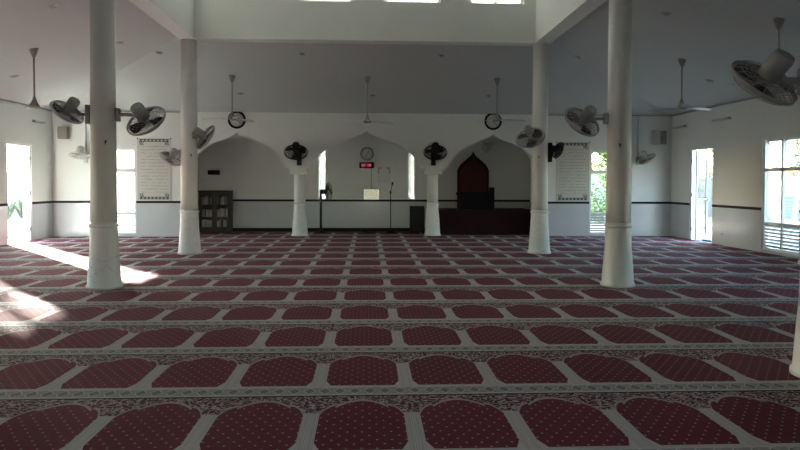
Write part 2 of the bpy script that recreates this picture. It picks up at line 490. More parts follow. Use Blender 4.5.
def clerestory_window(mw, w):
    """frame with centre bar and two panes; local x along the wall, y through it"""
    global wn
    h = CW1 - CW0
    e = struct(empty('window_%d' % wn, mw=mw)); wn += 1
    f = MB(); t = .05
    f.box(0, w, -.03, .03, 0, t); f.box(0, w, -.03, .03, h-t, h); f.box(0, t, -.03, .03, t, h-t); f.box(w-t, w, -.03, .03, t, h-t)
    f.box(w/2-.02, w/2+.02, -.025, .025, t, h-t)
    f.build('window_frame', 'frame_white', e)
    for a, c in ((t, w/2-.02), (w/2+.02, w-t)): MB().box(a, c, -.004, .004, t, h-t).build('pane', 'milky', e)
for a, c in hx:
    for y in (RY1-BT/2, RY0+BT/2): clerestory_window(Matrix.Translation((a, y, CW0)), c-a)
for a, c in hy:
    for x in (RX0+BT/2, RX1-BT/2): clerestory_window(Matrix.Translation((x, a, CW0)) @ Matrix.Rotation(PI/2, 4, 'Z'), c-a)

# tall windows: awning lights on top, fixed lights, louvre panel at the bottom
def tall_window(name, mw, w, h, glass, label, open_top=True):
    """local x along the opening, +y outdoors, z up"""
    e = struct(empty(name, mw=mw), label, 'window')
    t = .055; zl, zt = .56, 1.68
    f = MB()
    f.box(0, t, .03, .10, 0, h); f.box(w-t, w, .03, .10, 0, h); f.box(t, w-t, .03, .10, h-t, h); f.box(t, w-t, .03, .10, 0, .05)
    f.box(t, w-t, .035, .095, zt-.035, zt+.035); f.box(t, w-t, .035, .095, zl-.03, zl+.03)
    f.box(w/2-.028, w/2+.028, .035, .095, .05, h-t)
    f.build('window_frame', 'frame_white', e)
    for a, c in ((t, w/2-.028), (w/2+.028, w-t)):
        MB().box(a, c, .06, .068, zl+.03, zt-.035).build('pane', glass, e)
        lv = MB(); k = 7
        for i in range(k):
            z = .10 + (zl-.14)*i/(k-1)
            i0 = len(lv.v)
            lv.v += [Vector(q) for q in ((a,.04,z),(c,.04,z),(c,.10,z-.045),(a,.10,z-.045),(a,.04,z+.012),(c,.04,z+.012),(c,.10,z-.033),(a,.10,z-.033))]
            for q in ((3,2,1,0),(4,5,6,7),(0,1,5,4),(1,2,6,5),(2,3,7,6),(3,0,4,7)): lv.addf([i0+j for j in q])
        lv.build('louvre_panel', 'louvre_grey', e)
        # awning sash hinged at its head
        ang = .42 if open_top else 0.
        hh = h - t - zt - .035
        s = MB(); q = .03
        s.box(a, c, -.015, .015, -hh, -hh+q); s.box(a, c, -.015, .015, -q, 0); s.box(a, a+q, -.015, .015, -hh+q, -q); s.box(c-q, c, -.015, .015, -hh+q, -q)
        m = Matrix.Translation((0, .085, h-t)) @ Matrix.Rotation(ang, 4, 'X')
        so = s.build('sash', 'frame_white', e, mw=m)
        MB().box(a+q, c-q, -.004, .004, -hh+q, -q).build('pane', glass, so)
        if open_top:
            mx = (a+c)/2
            foot = Vector((mx - .1, .08, zt+.035)); tip = m @ Vector((mx + .1, 0, -hh+.05))
            MB().tube([foot, tip], .008, 6).build('stay', 'fan_grey', e)
    return e
def face_left(y, z): return Matrix(((0,-1,0,XL),(1,0,0,y),(0,0,1,z),(0,0,0,1)))            # outdoors is -x
def face_right(y, z): return Matrix(((0,1,0,XR),(-1,0,0,y),(0,0,1,z),(0,0,0,1)))           # outdoors is +x
def face_back(x, z): return Matrix(((1,0,0,x),(0,1,0,YB),(0,0,1,z),(0,0,0,1)))
hW = WIN[3]-WIN[2]
def nextwin():
    global wn
    wn += 1
    return 'window_%d' % (wn-1)
tall_window(nextwin(), face_left(WIN[0], WIN[2]), WIN[1]-WIN[0], hW, 'glass', 'tall white window in the left wall with louvres below')
tall_window(nextwin(), face_right(WIN[1], WIN[2]), WIN[1]-WIN[0], hW, 'glass', 'tall white window in the right wall with open top panes and louvres')
for y0, y1, za, zb in MORE:
    tall_window(nextwin(), face_left(y0, za), y1-y0, zb-za, 'glass', 'tall white window further down the left wall')
    tall_window(nextwin(), face_right(y1, za), y1-y0, zb-za, 'glass', 'tall white window further down the right wall')
tall_window(nextwin(), face_back(BWL[0], BWL[2]), BWL[1]-BWL[0], BWL[3]-BWL[2], 'frosted', 'frosted window in the back wall left of the calligraphy poster', False)
tall_window(nextwin(), face_back(BWR[0], BWR[2]), BWR[1]-BWR[0], BWR[3]-BWR[2], 'glass', 'clear window in the back wall half hidden by a column', False)
for a, c, s0, s1 in SL:
    e = struct(empty(nextwin(), (a, 19.8, s0)), 'narrow bright slit window in the prayer niche', 'window')
    w, h = c-a, s1-s0
    MB().box(0, .015, 0, .06, 0, h).box(w-.015, w, 0, .06, 0, h).build('window_frame', 'frame_white', e)
    MB().box(.015, w-.015, .02, .03, 0, h).build('pane', 'slit_glass', e)

def door(name, mw, w, h, far_low, ang, label):
    """doorway with two glazed leaves swung outdoors; the hinged far leaf shows through the opening"""
    e = struct(empty(name, mw=mw), label, 'door')
    t = .055
    MB().box(0, t, .02, .12, 0, h).box(w-t, w, .02, .12, 0, h).box(t, w-t, .02, .12, h-t, h).build('door_frame', 'frame_white', e)
    def leaf(m, lw):
        L = MB(); q = .05; hh = h-t-.01
        L.box(0, q, -.02, .02, .01, hh); L.box(lw-q, lw, -.02, .02, .01, hh); L.box(q, lw-q, -.02, .02, hh-q, hh); L.box(q, lw-q, -.02, .02, .01, .14)
        L.box(q, lw-q, -.018, .018, 1.02, 1.06)
        o = L.build('door_leaf', 'aluminium', e, mw=m)
        MB().box(q, lw-q, -.004, .004, .14, 1.02).build('pane', 'glass', o)
        MB().box(q, lw-q, -.004, .004, 1.06, hh-q).build('pane', 'glass', o)
        MB().box(lw-q/2-.012, lw-q/2+.012, -.06, .06, .98, 1.10).build('door_handle', 'fan_grey', o)
    hw = (w-2*t)/2
    a_lo, a_hi = (ang, 80) if far_low else (80, ang)
    leaf(Matrix.Translation((t+.01, .13, 0)) @ Matrix.Rotation(math.radians(a_lo), 4, 'Z'), hw)
    leaf(Matrix.Translation((w-t-.01, .13, 0)) @ Matrix.Rotation(math.radians(180-a_hi), 4, 'Z'), hw)
    hxs = t if far_low else w-t
    for z in (.28, 1.16, 2.02):
        MB().box(hxs-.012, hxs+.012, .01, .03, z-.05, z+.05).build('hinge', 'fan_dark', e)
    return e
door('door_1', face_left(DOOR[0], 0), DOOR[1]-DOOR[0], DOOR[3], False, 92, 'open white glazed door in the left wall letting sunlight in')
door('door_2', face_right(DOOR[1], 0), DOOR[1]-DOOR[0], DOOR[3], True, 122, 'open white glazed door in the right wall near the back corner')

# ------------------------------------------------------------------ columns
def column(x, y, h, r, label, flare=1.):
    e = struct(empty('column', (x, y, 0)), label, 'column')
    MB().lathe([(r*1.01, .90), (r, 1.2), (r*.97, 2.4), (r*.93, h)], 40).build('shaft', 'column', e)
    MB().torus(r*1.04, .020, (0,0,.85), n=40, k=8).build('ring_moulding', 'column', e)
    MB().lathe([(.238*flare, 0), (.238*flare, .035), (.220*flare, .06), (.205*flare, .28), (.185*flare, .55), (r*1.06, .77), (r*1.02, .90)], 40).build('flared_base', 'column', e)
    return e
XCL, XCR = -3.60, 3.54
column(-3.60, 9.32, BZ, .168, 'white round column with pale grey fans on both sides, nearest on the left')
column(3.54, 9.32, BZ, .168, 'white round column beside the clear back window, with one grey fan')
column(XCL, 13.70, BZ, .168, 'white round column in front of the bookcase')
column(XCR, 13.68, BZ, .165, 'white round column right of the dark red pulpit')
column(3.455, 4.87, BZ, .168, 'white column base cut by the right edge of the view')
column(XCL, 5.0, BZ, .168, 'white round column nearest the front of the left row')
for x, lb in ((-1.845, 'slim white column between bookcase arch and central arch'), (1.765, 'slim white column between central arch and pulpit arch')):
    e = column(x, 18.28, 3.33, .15, lb, .97)
    MB().box(-.235, .235, -.17, .10, 1.66, 1.745).build('capital', 'white_paint', e, bevel=.02)
for x, y, lb in ((-3.50, 9.143, 'small dark hook on the near left column below its fans'), (3.48, 9.145, 'small dark hook on the right column beside the back window'), (-3.52, 13.535, 'small dark hook on the column before the bookcase'), (3.47, 13.51, 'small dark hook on the column right of the pulpit')):
    tag(MB().tube([(0,.012,.025),(0,-.010,.02),(0,-.022,.0),(0,-.016,-.02)], .012, 8).build('hook', 'fan_dark', None, (x, y, 1.97)), lb, 'hook')

# ------------------------------------------------------------------ wall fans
def wall_fan(c, nrm, D, mount, mdir, mats, label, group, plate=(.05,.14,.20), spin=0., cat='fan'):
    """c: middle of the cage, nrm: the way it blows, mount: point on the column or wall, mdir: that surface's outward normal"""
    body, cage, blade = mats
    c = Vector(c); N = Vector(nrm).normalized(); mount = Vector(mount); md = Vector(mdir).normalized(); R = D/2
    e = empty('wall_fan', mount); tag(e, label, cat, group)
    t = Vector((0,0,1)); u = t.cross(N).normalized(); w = N.cross(u)
    F = Matrix((( u.x, w.x, N.x, c.x-mount.x),(u.y, w.y, N.y, c.y-mount.y),(u.z, w.z, N.z, c.z-mount.z),(0,0,0,1))) @ Matrix.Rotation(spin, 4, 'Z')
    # cage: rims, radial wires and two wire circles, front and back
    g = MB(); dz = .19*R
    g.ring_loft([[(R*math.cos(2*PI*j/40)*s, R*math.sin(2*PI*j/40)*s, z) for j in range(40)] for s, z in ((1.,-.06*R),(1.01,0),(1.,.07*R),(.96,.07*R),(.975,0),(.96,-.06*R),(1.,-.06*R))], True, False, False)
    nw = 36
    for k in range(nw):
        a = 2*PI*k/nw; ca, sa = math.cos(a), math.sin(a)
        g.tube([(.2*R*ca,.2*R*sa,dz),(.7*R*ca,.7*R*sa,dz*.92),(.98*R*ca,.98*R*sa,.065*R)], .0038, 4)
        if k % 2 == 0: g.tube([(.25*R*ca,.25*R*sa,-dz),(.7*R*ca,.7*R*sa,-dz*.92),(.98*R*ca,.98*R*sa,-.055*R)], .0036, 4)
    for s in (.34, .50, .66, .82): g.torus(R*s, .0038, (0,0,dz*.96), n=28, k=4); g.torus(R*s, .0034, (0,0,-dz*.96), n=28, k=4)
    g.lathe([(.0,dz+.012),(.17*R,dz+.008),(.20*R,dz-.01),(.0,dz-.01)][::-1], 20, caps=False)
    g.build('guard', cage, e, mw=F)
    for k in range(3):
        bl = MB(); a0 = 2*PI*k/3; nr = 7; na = 7
        grid = []
        for i in range(nr):
            r = R*(.16 + .72*i/(nr-1)); wd = .62 + .42*math.sin(PI*min(1., i/(nr-1)*.8))
            for j in range(na):
                a = a0 + (j/(na-1)-.5)*wd + .25*(i/(nr-1))
                grid.append((r*math.cos(a), r*math.sin(a), .09*R*(1-2*j/(na-1))*(1-.4*i/(nr-1))))
        for off in (0, -.006): bl.v += [Vector((x, y, z+off)) for x, y, z in grid]
        h = nr*na
        for i in range(nr-1):
            for j in range(na-1):
                q = (i*na+j, i*na+j+1, (i+1)*na+j+1, (i+1)*na+j)
                bl.addf(q, True); bl.addf([h+s for s in q[::-1]], True)
        rim = [j for j in range(na)] + [i*na+na-1 for i in range(1,nr)] + [(nr-1)*na+j for j in range(na-2,-1,-1)] + [i*na for i in range(nr-2,0,-1)]
        for s, q in zip(rim, rim[1:]+rim[:1]): bl.addf((s, q, h+q, h+s))
        bl.build('blade', blade, e, mw=F)
    MB().lathe([(.17*R,-.16*R),(.19*R,0),(.15*R,.12*R),(.02*R,.15*R)], 20).build('hub', body, e, mw=F)
    mr = .32*R
    MB().lathe([(mr*.72,-dz*.9),(mr,-dz*1.1),(mr*1.02,-dz*1.1-.62*R),(mr*.86,-dz*1.1-.74*R)], 24).build('motor', body, e, mw=F)
    # arm and bracket plate
    back = F @ Vector((0, 0, -dz*1.1-.30*R))
    br = MB(); s0 = Vector((0,0,1)); sd = md.cross(s0).normalized(); d_, w_, h_ = plate
    vs = []
    for zz in (-h_/2, h_/2):
        for ss, dd in ((-w_/2,0),(w_/2,0),(w_/2,d_),(-w_/2,d_)): vs.append(sd*ss + md*dd + s0*zz)
    br.v = vs
    for q in ((3,2,1,0),(4,5,6,7),(0,1,5,4),(1,2,6,5),(2,3,7,6),(3,0,4,7)): br.addf(q)
    br.build('bracket', body, e, bevel=.012)
    p0 = md*d_*.8
    elbow = p0 + md*max(.03, (back-p0).dot(md)*.55)
    MB().tube([p0, elbow, elbow.lerp(back,.6), back], .026 if R > .22 else .02, 10).build('arm', body, e)
    return e
G = ('fan_light', 'fan_light', 'fan_dark'); GD = ('fan_grey', 'fan_grey', 'fan_dark')
K = ('fan_black', 'fan_black', 'fan_black'); Wt = ('fan_white', 'fan_white', 'fan_light')
gc, gw = 'grey fans on the columns', 'pale fans on the back wall'
wall_fan((-4.07,9.30,2.39), (-.62,.25,-.74), .46, (-3.77,9.32,2.36), (-1,0,0), GD, 'grey column fan blowing left, left side of the nearest left column', gc, (.06,.10,.26), .3)
wall_fan((-3.02,9.30,2.28), (.29,.68,-.67), .56, (-3.43,9.32,2.36), (1,0,0), GD, 'grey column fan beside the left calligraphy poster, right side of the nearest left column', gc, (.05,.10,.18), .9)
wall_fan((3.00,9.30,2.31), (-.33,.69,-.64), .54, (3.37,9.32,2.36), (-1,0,0), GD, 'grey column fan above the right calligraphy poster', gc, (.05,.10,.16), .5)
wall_fan((-3.27,13.72,2.35), (.74,.44,-.51), .56, (-3.48,13.58,2.38), (.75,-.65,0), G, 'grey fan on the column in front of the bookcase, level with the clock', gc, (.04,.10,.14), .2)
wall_fan((-3.96,13.70,1.92), (-.5,.35,-.79), .46, (-3.77,13.70,2.02), (-1,0,0), Wt, 'pale fan lower on the bookcase column, overlapping the left poster', gc, (.04,.10,.16), 1.1)
wall_fan((3.27,13.40,2.36), (.05,-.60,-.80), .59, (3.47,13.53,2.44), (-.3,-1,0), GD, 'round grey fan facing out above the pulpit arch, on a column', gc, (.04,.10,.14), .7)
wall_fan((3.90,13.62,2.12), (.66,-.64,-.40), .36, (3.705,13.68,2.08), (1,0,0), K, 'small black fan on the column left of the right poster', 'black fans', (.08,.12,.40), .3)
wall_fan((-1.90,17.80,2.24), (.06,-.59,-.81), .62, (-1.845,18.12,2.15), (0,-1,0), K, 'black wall fan between the bookcase arch and the central arch', 'black fans', (.05,.13,.50), .25)
wall_fan((1.79,17.80,2.25), (-.06,-.59,-.81), .62, (1.765,18.12,2.16), (0,-1,0), K, 'black wall fan between the central arch and the pulpit arch', 'black fans', (.05,.13,.50), .6)
wall_fan((-7.46,17.72,2.13), (-.02,-.3,-.95), .50, (-7.40,18.0,2.05), (0,-1,0), Wt, 'pale fan low on the back wall in the left corner, below a speaker', gw, (.04,.10,.22), .1)
wall_fan((7.49,17.70,2.10), (.54,.13,-.83), .50, (7.35,18.0,2.06), (0,-1,0), G, 'pale fan on the back wall in the right corner, below a speaker', gw, (.04,.10,.22), .8)
wall_fan((3.51,19.42,2.49), (.67,-.5,-.55), .40, (3.41,19.75,2.50), (0,-1,0), Wt, 'small pale fan above the pulpit back panel inside the right arch', gw, (.03,.08,.16), .4)
wall_fan((2.985,4.95,2.215), (-.27,.63,-.72), .53, (3.29,4.9,2.22), (-1,0,0), G, 'large grey fan at the right edge, closest of all the fans', gc, (.05,.10,.20), 1.0)
for x, lb, zc in ((-7.40, 'thin white conduit pipe above the fan in the left corner', 2.16), (7.355, 'thin pale conduit pipe above the fan in the right corner', 2.17)):
    tag(MB().tube([(x,17.985,zc),(x,17.985,3.30)], .014, 8).build('conduit_pipe', 'fan_white'), lb, 'pipe')

# ------------------------------------------------------------------ ceiling fans
def ceil_z(x, y):
    sl = (CZ-HW)
    return min(HW + sl*(YB+.13-y)/(YB+.13-RY1), HW + sl*(x-XL)/(RX0-XL), HW + sl*(XR-x)/(XR-RX1))
def make_ceiling_fan(drop):
    e = empty('ceiling_fan')
    MB().lathe([(.012,-.16),(.035,-.13),(.075,-.02),(.08,.03)], 20).build('canopy', 'rod', e)
    MB().tube([(0,0,-.05),(0,0,-drop+.05)], .014, 10).build('rod', 'rod', e)
    MB().lathe([(.020,.17),(.032,.12),(.062,.05),(.09,.012),(.09,-.02),(.075,-.035),(.0,-.04)][::-1], 24, (0,0,-drop)).build('motor', 'rod', e)
    for k in range(3):
        a = 2*PI*k/3; b = MB(); rings = []
        for r, w, s in ((.10,.03,0.),(.20,.035,.0),(.24,.055,.01),(.45,.065,.0),(.66,.06,-.01),(.70,.03,-.01)):
            rings.append([(r, -w, -drop+.010+s), (r, w, -drop-.012+s), (r, w, -drop-.018+s), (r, -w, -drop+.004+s)])
        b.ring_loft(rings, False).xform(Matrix.Rotation(a, 4, 'Z'))
        b.build('blade', 'blade_white', e)
    return e
base = None
for x, y, hz, rz, lb in ((-6.1, 12.60, 2.83, .12, 'ceiling fan over the left aisle near the left wall'), (6.1, 12.82, 2.92, .2, 'ceiling fan over the right aisle, above the right corner'),
                         (6.05, 9.66, 3.01, .05, 'ceiling fan partly behind the large fan at the right edge'), (-3.17, 15.85, 2.93, 3.05, 'ceiling fan hanging in front of the left black rimmed clock'),
                         (-.02, 15.85, 2.88, .5, 'ceiling fan in front of the central arch'), (3.06, 15.85, 2.95, .1, 'ceiling fan hanging in front of the right black rimmed clock')):
    z = ceil_z(x, y); dr = z - hz
    e = make_ceiling_fan(dr)
    e.location = (x, y, z); e.rotation_euler.z = rz
    tag(e, lb, 'ceiling fan', 'ceiling fans on long rods')

# recessed downlights, set flush with the slope
dl = None
for x, y, lb in ((-4.90,10.71,'recessed downlight high in the left ceiling, left of the nearest left column'), (-4.85,13.47,'recessed downlight in the left ceiling between the two left columns, by its ridge'),
                 (-4.49,14.70,'recessed downlight just left of the second left column'), (-1.43,14.68,'recessed downlight in the back ceiling, above the left black fan'),
                 (-.33,14.05,'recessed downlight tight below the middle of the beam'), (1.60,14.67,'recessed downlight in the back ceiling, above the right black fan'),
                 (4.63,14.67,'recessed downlight between the two right columns'), (4.82,10.67,'bright rimmed downlight right of the nearest right column'),
                 (-7.18,14.03,'recessed downlight in the left ceiling, near the left wall'), (-3.16,16.87,'recessed downlight behind the left back ceiling fan'),
                 (.12,16.91,'recessed downlight behind the middle ceiling fan'), (3.05,16.87,'recessed downlight behind the right back ceiling fan'), (7.13,13.76,'recessed downlight in the right ceiling, near the right wall')):
    z = ceil_z(x, y); h = .02
    g = Vector(((ceil_z(x+h,y)-ceil_z(x-h,y))/(2*h), (ceil_z(x,y+h)-ceil_z(x,y-h))/(2*h), -1)).normalized()
    q = Vector((0,0,-1)).rotation_difference(g).to_matrix().to_4x4()
    mw = Matrix.Translation((x,y,z)) @ q
    if dl is None:
        dl = empty('downlight'); e = dl
        MB().lathe([(.055,-.004),(.06,-.014),(.085,-.010),(.09,.004)], 24, caps=False).build('trim_ring', 'downlight_rim', e)
        MB().lathe([(.0,-.005),(.056,-.005),(.056,.01),(.0,.01)], 24, caps=False).build('lens', 'lamp_glass', e)
    else: e = copy_tree(dl)
    e.matrix_basis = mw
    tag(e, lb, 'downlight', 'recessed downlights')
def batten(x, y, z, ln, sgn, lb):
    e = empty('wall_light', (x, y, z))
    MB().box(min(0, sgn*.05), max(0, sgn*.05), -ln/2, ln/2, -.03, .03).build('housing', 'fan_white', e, bevel=.006)
    MB().tube([(sgn*.065, -ln/2+.03, 0), (sgn*.065, ln/2-.03, 0)], .016, 10).build('tube', 'clock_face', e)
    for s in (-1, 1): MB().box(min(sgn*.05,sgn*.085), max(sgn*.05,sgn*.085), s*ln/2-.02, s*ln/2+.02, -.02, .02).build('end_cap', 'fan_light', e)
    tag(e, lb, 'light', 'wall tube lights')
batten(XR, 17.45, 2.95, .62, -1, 'unlit tube light high on the right wall, beside the corner')
batten(XR, 15.33, 2.95, .70, -1, 'unlit tube light on the right wall above the door')
batten(XL, 17.20, 2.94, .50, 1, 'unlit tube light high on the left wall, beside the corner')

# ------------------------------------------------------------------ clocks
def clock(x, y, z, R, rim, face, label, name='wall_clock', a=(.9, 2.4)):
    e = empty(name, (x, y, z))
    MB().torus(R*.90, R*.12, (0,-.022,0), (0,-1,0), 40, 8).build('rim', rim, e)
    MB().lathe([(R*.94,0),(R*.94,.018),(0,.018)], 40, axis=(0,-1,0)).build('face', face, e)
    mk = MB()
    for k in range(12):
        t = 2*PI*k/12; L = R*(.16 if k % 3 == 0 else .10)
        m = Matrix.Rotation(t, 4, 'Y') @ Matrix.Translation((0, 0, R*.66))
        q = MB().box(-R*.022, R*.022, -.0215, -.0185, 0, L).xform(m)
        o = len(mk.v); mk.v += q.v
        for f in q.f: mk.addf([o+i for i in f])
    mk.build('hour_mark', 'ink', e)
    for t, L, w in ((a[0], .48, .035), (a[1], .66, .025)):
        MB().box(-R*w, R*w, -.026, -.022, -R*.1, R*L).xform(Matrix.Rotation(t, 4, 'Y')).build('hand', 'ink', e)
    return tag(e, label, 'clock')
clock(-3.50, 18.12, 3.11, .235, 'black_plastic', 'clock_face', 'round black rimmed clock above the bookcase arch')
clock(3.39, 18.12, 3.12, .235, 'black_plastic', 'clock_face', 'round black rimmed clock above the pulpit arch')
clock(-.03, 19.75, 2.29, .20, 'clock_grey', 'clock_face', 'grey rimmed round clock above the red digital clock', a=(.55, 3.5))

# red digital clock with power cable
e = empty('digital_clock', (-.04, 19.75, 1.955)); tag(e, 'black digital clock with red digits under the round niche clock', 'clock')
MB().box(-.215, .215, -.05, 0, -.09, .09).build('case', 'black_plastic', e, bevel=.008)
MB().box(-.165, .165, -.053, -.05, -.055, .055).build('display', 'led_bg', e)
SEG = {'0':'abcdef','1':'bc','2':'abged','3':'abgcd','5':'afgcd','8':'abcdefg','4':'fgbc'}
def digit(ch, x):
    w, h, t = .042, .074, .013; mb = MB(); z = -h/2
    P = dict(a=(x,x+w,h-t,h), d=(x,x+w,0,t), g=(x,x+w,h/2-t/2,h/2+t/2), f=(x,x+t,h/2,h), e=(x,x+t,0,h/2), b=(x+w-t,x+w,h/2,h), c=(x+w-t,x+w,0,h/2))
    for s in SEG[ch]:
        q = P[s]; mb.box(q[0], q[1], -.056, -.053, z+q[2], z+q[3])
    mb.build('digit', 'led', e)
digit('0', -.145); digit('2', -.085); digit('3', .02); digit('8', .08)
MB().box(-.018, -.006, -.056, -.053, .012, .024).box(-.018, -.006, -.056, -.053, -.024, -.012).build('colon', 'led', e)
MB().tube([(.13,-.015,-.08),(.135,-.012,-.3),(.13,-.012,-.55),(.15,-.012,-.8)], .007, 6).build('power_cable', 'black_plastic', e)

# notices in the niche
e = empty('wall_notice', (.47, 19.75, 1.68)); tag(e, 'pale paper notice with dark corner marks right of the digital clock', 'notice')
MB().box(-.19, .19, -.012, 0, -.25, .25).build('sheet', 'paper_grey', e)
cm = MB()
for s in (-1, 1):
    cm.box(s*.17-(.0 if s < 0 else .09), s*.17+(.09 if s < 0 else .0), -.014, -.012, .17, .21)
    cm.box(s*.16-.015, s*.16+.015, -.014, -.012, .04, .16)
cm.build('corner_mark', 'mark_grey', e)
e = empty('wall_sign', (.10, 19.75, .947)); tag(e, 'mirror-like plate, added to reflect the front doorway, standing on the dark dado line under the digital clock', 'sign')
MB().box(-.22, .22, -.03, -.001, 0, .30).build('plate', 'polished', e)  # mirror metal stands in for a glazed frame reflecting the front doorway
tx = MB()
for r in range(5):
    x = -.17
    while x < .15:
        w = random.uniform(.03, .09); tx.box(x, min(x+w, .18), -.032, -.030, .04+r*.05, .052+r*.05); x += w+.025
tx.build('writing', 'clock_face', e)

# dark switch box in the left recess
e = empty('display_sign', (-4.48, 19.75, 1.725)); tag(e, 'small black display box on the recess wall above the bookcase', 'box')
MB().box(-.17, .17, -.05, 0, -.065, .065).build('case', 'black_plastic', e, bevel=.008)
MB().box(-.15, .15, -.054, -.05, -.045, .045).build('screen', 'fan_black', e)

# wall speakers
e = empty('wall_speaker', (-7.93, 18.0, 2.72)); tag(e, 'grey box speaker high in the left corner of the back wall', 'speaker', 'wall speakers')
MB().prism([(-.12,-.16),(.12,-.16),(.12,.16),(-.12,.16)], -.20, -.01).build('cabinet', 'speaker_grey', e, bevel=.02)
MB().box(-.10, .10, -.208, -.20, -.14, .14).build('grille', 'speaker_grey', e)
MB().box(-.04, .04, -.02, 0, -.05, .05).build('bracket', 'fan_grey', e)
e = empty('wall_speaker', (7.91, 18.0, 2.69)); tag(e, 'two tone box speaker high in the right corner of the back wall', 'speaker', 'wall speakers')
MB().box(-.17, .17, -.19, -.01, -.19, .19).build('cabinet', 'speaker_light', e, bevel=.02)
MB().box(-.01, .155, -.198, -.19, -.17, .17).build('grille', 'speaker_grey', e)
MB().box(-.04, .04, -.02, 0, -.05, .05).build('bracket', 'fan_grey', e)
e = empty('wall_socket', (XR, 15.32, .26)); tag(e, 'small power socket low on the right wall beside the door', 'socket')
MB().box(-.012, 0, -.05, .05, -.05, .05).build('plate', 'fan_white', e, bevel=.004)
MB().box(-.018, -.012, -.03, .03, -.03, .03).build('outlet', 'fan_grey', e)

# posters
for x0, x1, z0, z1, lb in ((-6.075, -5.20, .955, 2.60, 'calligraphy poster on the back wall beside the frosted window'), (5.10, 6.02, .95, 2.565, 'calligraphy poster on the back wall beside the clear window')):
    e = empty('poster', ((x0+x1)/2, YB, z0)); tag(e, lb, 'poster', 'calligraphy posters')
    w = (x1-x0)/2
    MB().box(-w, w, -.012, -.001, 0, z1-z0).build('sheet', 'poster', e)
    for s in (-1, 1): MB().lathe([(.018,0),(.018,.012),(.004,.02)], 10, (s*(w-.005), -.012, z1-z0-.01), (0,-1,0)).build('pin', 'fan_dark', e)

# ------------------------------------------------------------------ bookcase and its books
BX, BY, BW, BD, BH = -4.83, 19.36, .90, .34, 1.17
e = empty('bookcase', (BX, BY, 0)); tag(e, 'dark wooden bookcase with two glazed doors behind the left column', 'bookcase')
t = .035
MB().box(0, BW, BD-.02, BD, 0, BH).build('back_panel', 'dark_wood', e)
for x in (0, BW-t): MB().box(x, x+t, 0, BD-.02, 0, BH).build('side_panel', 'dark_wood', e)
MB().box(-.015, BW+.015, -.02, BD, BH, BH+.035).build('top', 'dark_wood', e, bevel=.006)
MB().box(t, BW-t, .0, BD-.02, 0, .115).build('plinth', 'dark_wood', e)
MB().box(BW/2-.02, BW/2+.02, .0, BD-.02, .115, BH).build('divider', 'dark_wood', e)
SHZ = [.115, .45, .80]
for z in SHZ[1:]: MB().box(t, BW-t, .03, BD-.02, z-.025, z).build('shelf', 'dark_wood', e)
for x0, x1, hs in ((.01, BW/2-.004, 1), (BW/2+.004, BW-.01, 0)):
    d = MB(); q = .062
    d.box(x0, x0+q, -.022, -.002, .10, BH-.01); d.box(x1-q, x1, -.022, -.002, .10, BH-.01)
    d.box(x0+q, x1-q, -.022, -.002, .10, .16); d.box(x0+q, x1-q, -.022, -.002, BH-.10, BH-.01)
    for z in (.437, .787): d.box(x0+q, x1-q, -.020, -.006, z-.014, z+.014)
    do = d.build('door', 'dark_wood', e)
    MB().box(x0+q, x1-q, -.012, -.008, .16, BH-.10).build('pane', 'glass', do)
    kx = x1-q/2 if hs else x0+q/2
    MB().lathe([(.008,0),(.008,.02),(.014,.025),(.010,.035)], 12, (kx,-.022,.62), (0,-1,0)).build('knob', 'steel', do)
rows = {0:'bottom', 1:'middle', 2:'top'}
for r in range(3):
    for cix, (x0, x1, sd) in enumerate(((.085, .425, 'left'), (.485, .82, 'right'))):
        x = BX + x0; k = 0
        while x < BX + x1 - .03:
            w = random.uniform(.028, .055); h = random.uniform(.20, .265); dp = random.uniform(.17, .21)
            if random.random() < (.34 if r == 0 else .22) and k: x += random.uniform(.04, .10); 
            if x + w > BX + x1: break
            o = empty('book', (x, BY+.04, SHZ[r]))
            c = random.choice(['book0','book1','book1','book2','book3','book4'])
            MB().box(0, w, 0, .004, 0, h).box(0, .003, .004, dp, 0, h).box(w-.003, w, .004, dp, 0, h).build('cover', c, o)
            MB().box(.003, w-.003, .004, dp-.005, .004, h-.004).build('pages', 'pages', o)
            tag(o, 'upright book on the bookcase\'s %s shelf behind the %s glass door' % (rows[r], sd), 'book', '%s shelf books behind the %s door' % (rows[r], sd))
            x += w + .002; k += 1

# ------------------------------------------------------------------ pulpit
e = empty('pulpit', (3.2, 18.9, 0)); tag(e, 'dark red wooden pulpit with pointed red back panel in the right arch', 'pulpit')
def lx(x): return x-3.2
def ly(y): return y-18.9
b = MB(); i = 0
b.ring_loft([[(lx(1.975),ly(18.46),0),(lx(4.50),ly(18.46),0),(lx(4.50),ly(19.62),0),(lx(1.975),ly(19.62),0)],
             [(lx(1.955),ly(18.43),.63),(lx(4.53),ly(18.43),.63),(lx(4.53),ly(19.62),.63),(lx(1.955),ly(19.62),.63)]], False)
b.build('platform', 'maroon_wood', e)
MB().box(lx(1.93), lx(4.56), ly(18.40), ly(19.62), .63, .70).build('platform_top', 'maroon_wood', e, bevel=.01)
def ogee(cx, hw, zb, zs, za):
    right = [(hw,zs),(hw*.99,zs+.05*(za-zs)),(hw*.92,zs+.19*(za-zs)),(hw*.78,zs+.35*(za-zs)),(hw*.56,zs+.51*(za-zs)),(hw*.32,zs+.66*(za-zs)),(hw*.13,zs+.80*(za-zs)),(hw*.05,zs+.90*(za-zs)),(0,za)]
    return [(cx-hw,zb),(cx+hw,zb)] + [(cx+x,z) for x,z in right] + [(cx-x,z) for x,z in right[:-1][::-1]]
MB().prism(ogee(lx(3.04), .46, .70, 1.78, 2.36), ly(19.28), ly(19.34)).build('back_panel', 'maroon_wood', e)
MB().prism(ogee(lx(3.04), .385, .74, 1.75, 2.20), ly(19.265), ly(19.28)).build('red_panel', 'red_cloth', e)
